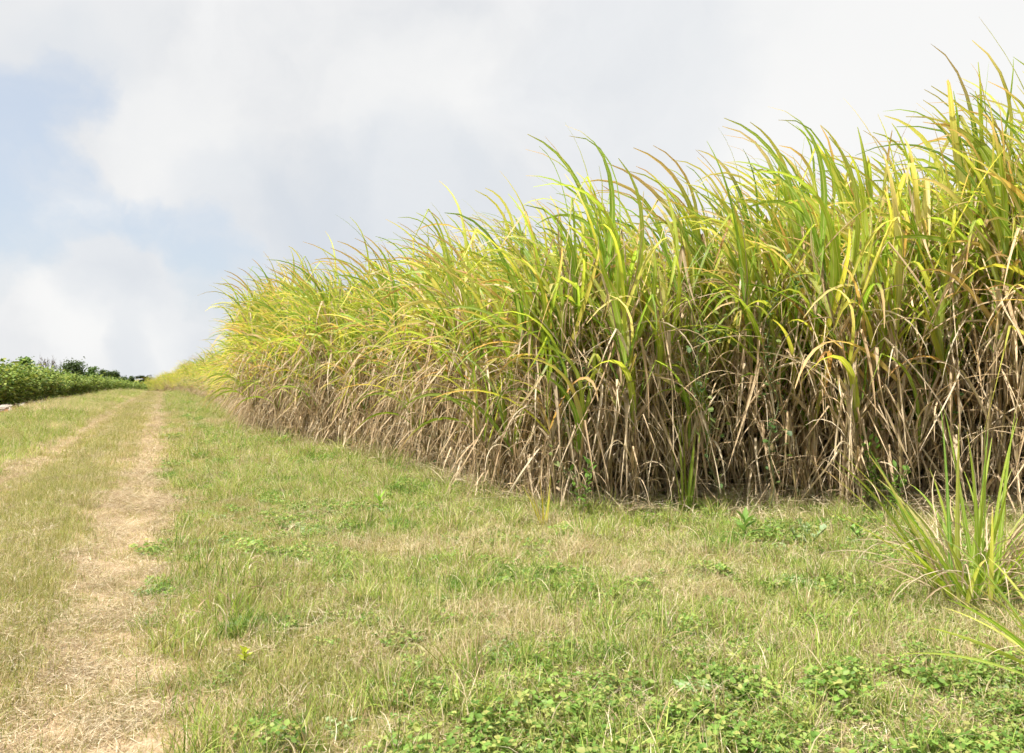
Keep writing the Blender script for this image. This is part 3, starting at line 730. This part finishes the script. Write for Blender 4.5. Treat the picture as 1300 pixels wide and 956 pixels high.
tree(192, 483, 152, 20, 'dark', 'low dark tree between the small palm and the far cane', 28)
tree(219, 474, 175, 12, 'dark', 'tiny dark tree peeking over the far end of the cane', 30)
tree(110, 466, 104, 22, 'mid', 'sparse mid green tree between the dark tree and the far pair', 31)

# ------------------------------------------------------------------ sky and sun
SUN_EL, SUN_AZ = R(57), R(-118)      # azimuth measured from +Y (view direction) toward +X
w = bpy.data.worlds.new('World'); S.world = w; w.use_nodes = True
nt = w.node_tree; nt.nodes.clear(); L = nt.links
out = nt.nodes.new('ShaderNodeOutputWorld')
w.cycles.sampling_method = 'NONE'
sky = nt.nodes.new('ShaderNodeTexSky'); sky.sky_type = 'NISHITA'; sky.sun_disc = False
sky.sun_elevation = SUN_EL; sky.sun_rotation = SUN_AZ; sky.dust_density = 2.0
tc = nt.nodes.new('ShaderNodeTexCoord')
wn = N(nt, 'ShaderNodeTexNoise', _Scale=4.2, _Detail=6.0, _Roughness=.55); L.new(tc.outputs['Generated'], wn.inputs['Vector'])
vm = nt.nodes.new('ShaderNodeVectorMath'); vm.operation = 'SUBTRACT'; L.new(wn.outputs['Color'], vm.inputs[0]); vm.inputs[1].default_value = (.5, .5, .5)
vs = nt.nodes.new('ShaderNodeVectorMath'); vs.operation = 'SCALE'; L.new(vm.outputs[0], vs.inputs[0]); vs.inputs['Scale'].default_value = .26
va = nt.nodes.new('ShaderNodeVectorMath'); va.operation = 'ADD'; L.new(tc.outputs['Generated'], va.inputs[0]); L.new(vs.outputs[0], va.inputs[1])
vn = nt.nodes.new('ShaderNodeVectorMath'); vn.operation = 'NORMALIZE'; L.new(va.outputs[0], vn.inputs[0])
def blob(px, py, r0, r1, sx=1.0):     # soft spot of sky around a direction; radii in photo pixels
    d = pix_dir(px, py); d = d/np.linalg.norm(d)
    dt = nt.nodes.new('ShaderNodeVectorMath'); dt.operation = 'DOT_PRODUCT'; L.new(vn.outputs[0], dt.inputs[0]); dt.inputs[1].default_value = tuple(d)
    mr = nt.nodes.new('ShaderNodeMapRange'); mr.interpolation_type = 'SMOOTHSTEP'
    mr.inputs['From Min'].default_value = math.cos(math.atan(r1/F)); mr.inputs['From Max'].default_value = math.cos(math.atan(r0/F))
    L.new(dt.outputs['Value'], mr.inputs['Value']); return mr.outputs[0]
def addup(ls):
    o = ls[0]
    inv = math_(nt, 'SUBTRACT', 1.0, o)
    for q in ls[1:]: inv = math_(nt, 'MULTIPLY', inv, math_(nt, 'SUBTRACT', 1.0, q))
    o = math_(nt, 'SUBTRACT', 1.0, inv)
    return o
def sc_(s, k): return math_(nt, 'MULTIPLY', s, k)
# cloud body tone
cn = N(nt, 'ShaderNodeTexNoise', _Scale=4.5, _Detail=6.0, _Roughness=.55); L.new(vn.outputs[0], cn.inputs['Vector'])
col = ramp(nt, cn.outputs[0], [(.34, (.475, .487, .505)), (.5, (.525, .53, .537)), (.66, (.57, .572, .573))]).outputs[0]
white = addup([sc_(blob(1150, 200, 60, 420), .9), sc_(blob(560, 170, 20, 150), .6), sc_(blob(105, 435, 5, 75), .95), sc_(blob(215, 425, 5, 70), .8), sc_(blob(110, 300, 5, 60), .8), sc_(blob(230, 160, 10, 110), .6), sc_(blob(60, 40, 10, 120), .4)])
col = mixc(nt, white, col, (.585, .585, .58))
grey = addup([sc_(blob(430, 285, 15, 130), .75), sc_(blob(570, 270, 10, 130), .55), sc_(blob(300, 240, 10, 100), .45), sc_(blob(150, 355, 10, 95), .65), sc_(blob(190, 470, 5, 50), .5), sc_(blob(60, 80, 10, 90), .35), sc_(blob(790, 110, 20, 180), .35), sc_(blob(330, 400, 10, 120), .4)])
grey = math_(nt, 'MULTIPLY', grey, math_(nt, 'ADD', sc_(cn.outputs[0], -1.3), 1.65), True)
col = mixc(nt, grey, col, (.42, .45, .49))
bn = N(nt, 'ShaderNodeTexNoise', _Scale=8.0, _Detail=6.0, _Roughness=.55); L.new(vn.outputs[0], bn.inputs['Vector'])
hole = addup([sc_(blob(-10, 200, 20, 110), 1), sc_(blob(25, 265, 20, 110), 1), sc_(blob(110, 272, 5, 70), .85), sc_(blob(190, 282, 5, 60), .85), sc_(blob(265, 300, 5, 60), .8), sc_(blob(70, 105, 5, 80), .75), sc_(blob(290, 360, 5, 80), .6), sc_(blob(15, 370, 5, 70), .75), sc_(blob(370, 310, 5, 80), .5), sc_(blob(-300, 200, 50, 260), 1)])
hole = math_(nt, 'ADD', hole, math_(nt, 'MULTIPLY', math_(nt, 'SUBTRACT', bn.outputs[0], .5), 1.5))
hm = nt.nodes.new('ShaderNodeMapRange'); hm.interpolation_type = 'SMOOTHSTEP'; hm.inputs['From Min'].default_value = .38; hm.inputs['From Max'].default_value = 1.15
L.new(hole, hm.inputs['Value']); hole = hm.outputs[0]
bg1 = N(nt, 'ShaderNodeBackground', _Strength=.9); L.new(col, bg1.inputs[0])
bg2 = N(nt, 'ShaderNodeBackground', _Strength=.085)
skm = mixc(nt, .6, sky.outputs[0], (5.2, 5.6, 6.1)); L.new(skm, bg2.inputs[0])
mx = nt.nodes.new('ShaderNodeMixShader'); L.new(hole, mx.inputs[0]); L.new(bg1.outputs[0], mx.inputs[1]); L.new(bg2.outputs[0], mx.inputs[2])
L.new(mx.outputs[0], out.inputs['Surface'])
sl = bpy.data.lights.new('sun', 'SUN'); sl.energy = 5.0; sl.angle = R(.6); sl.color = (1, .95, .86)
so = bpy.data.objects.new('sun', sl); C.objects.link(so)
sd_ = Vector((math.sin(SUN_AZ)*math.cos(SUN_EL), math.cos(SUN_AZ)*math.cos(SUN_EL), math.sin(SUN_EL)))
so.rotation_euler = (-sd_).to_track_quat('-Z', 'Y').to_euler(); so.location = (0, 0, 30)

# ------------------------------------------------------------------ camera and render settings
cd = bpy.data.cameras.new('camera'); cam = bpy.data.objects.new('camera', cd); C.objects.link(cam); S.camera = cam
cd.sensor_width = 36; cd.lens = 36*F/1300; cd.clip_end = 9000; cd.clip_start = .05
cd.shift_y = -(478-OY)/1300
cam.location = (0, 0, HC); cam.rotation_euler = (R(90)+TILT, 0, 0)
S.view_settings.view_transform = 'Standard'; S.view_settings.look = 'None'; S.view_settings.exposure = .85; S.view_settings.gamma = 1
S.cycles.max_bounces = 4; S.cycles.diffuse_bounces = 2; S.cycles.glossy_bounces = 2; S.cycles.transmission_bounces = 3; S.cycles.transparent_max_bounces = 4
S.cycles.use_denoising = True
S.cycles.use_adaptive_sampling = True; S.cycles.adaptive_threshold = .05; S.cycles.adaptive_min_samples = 16
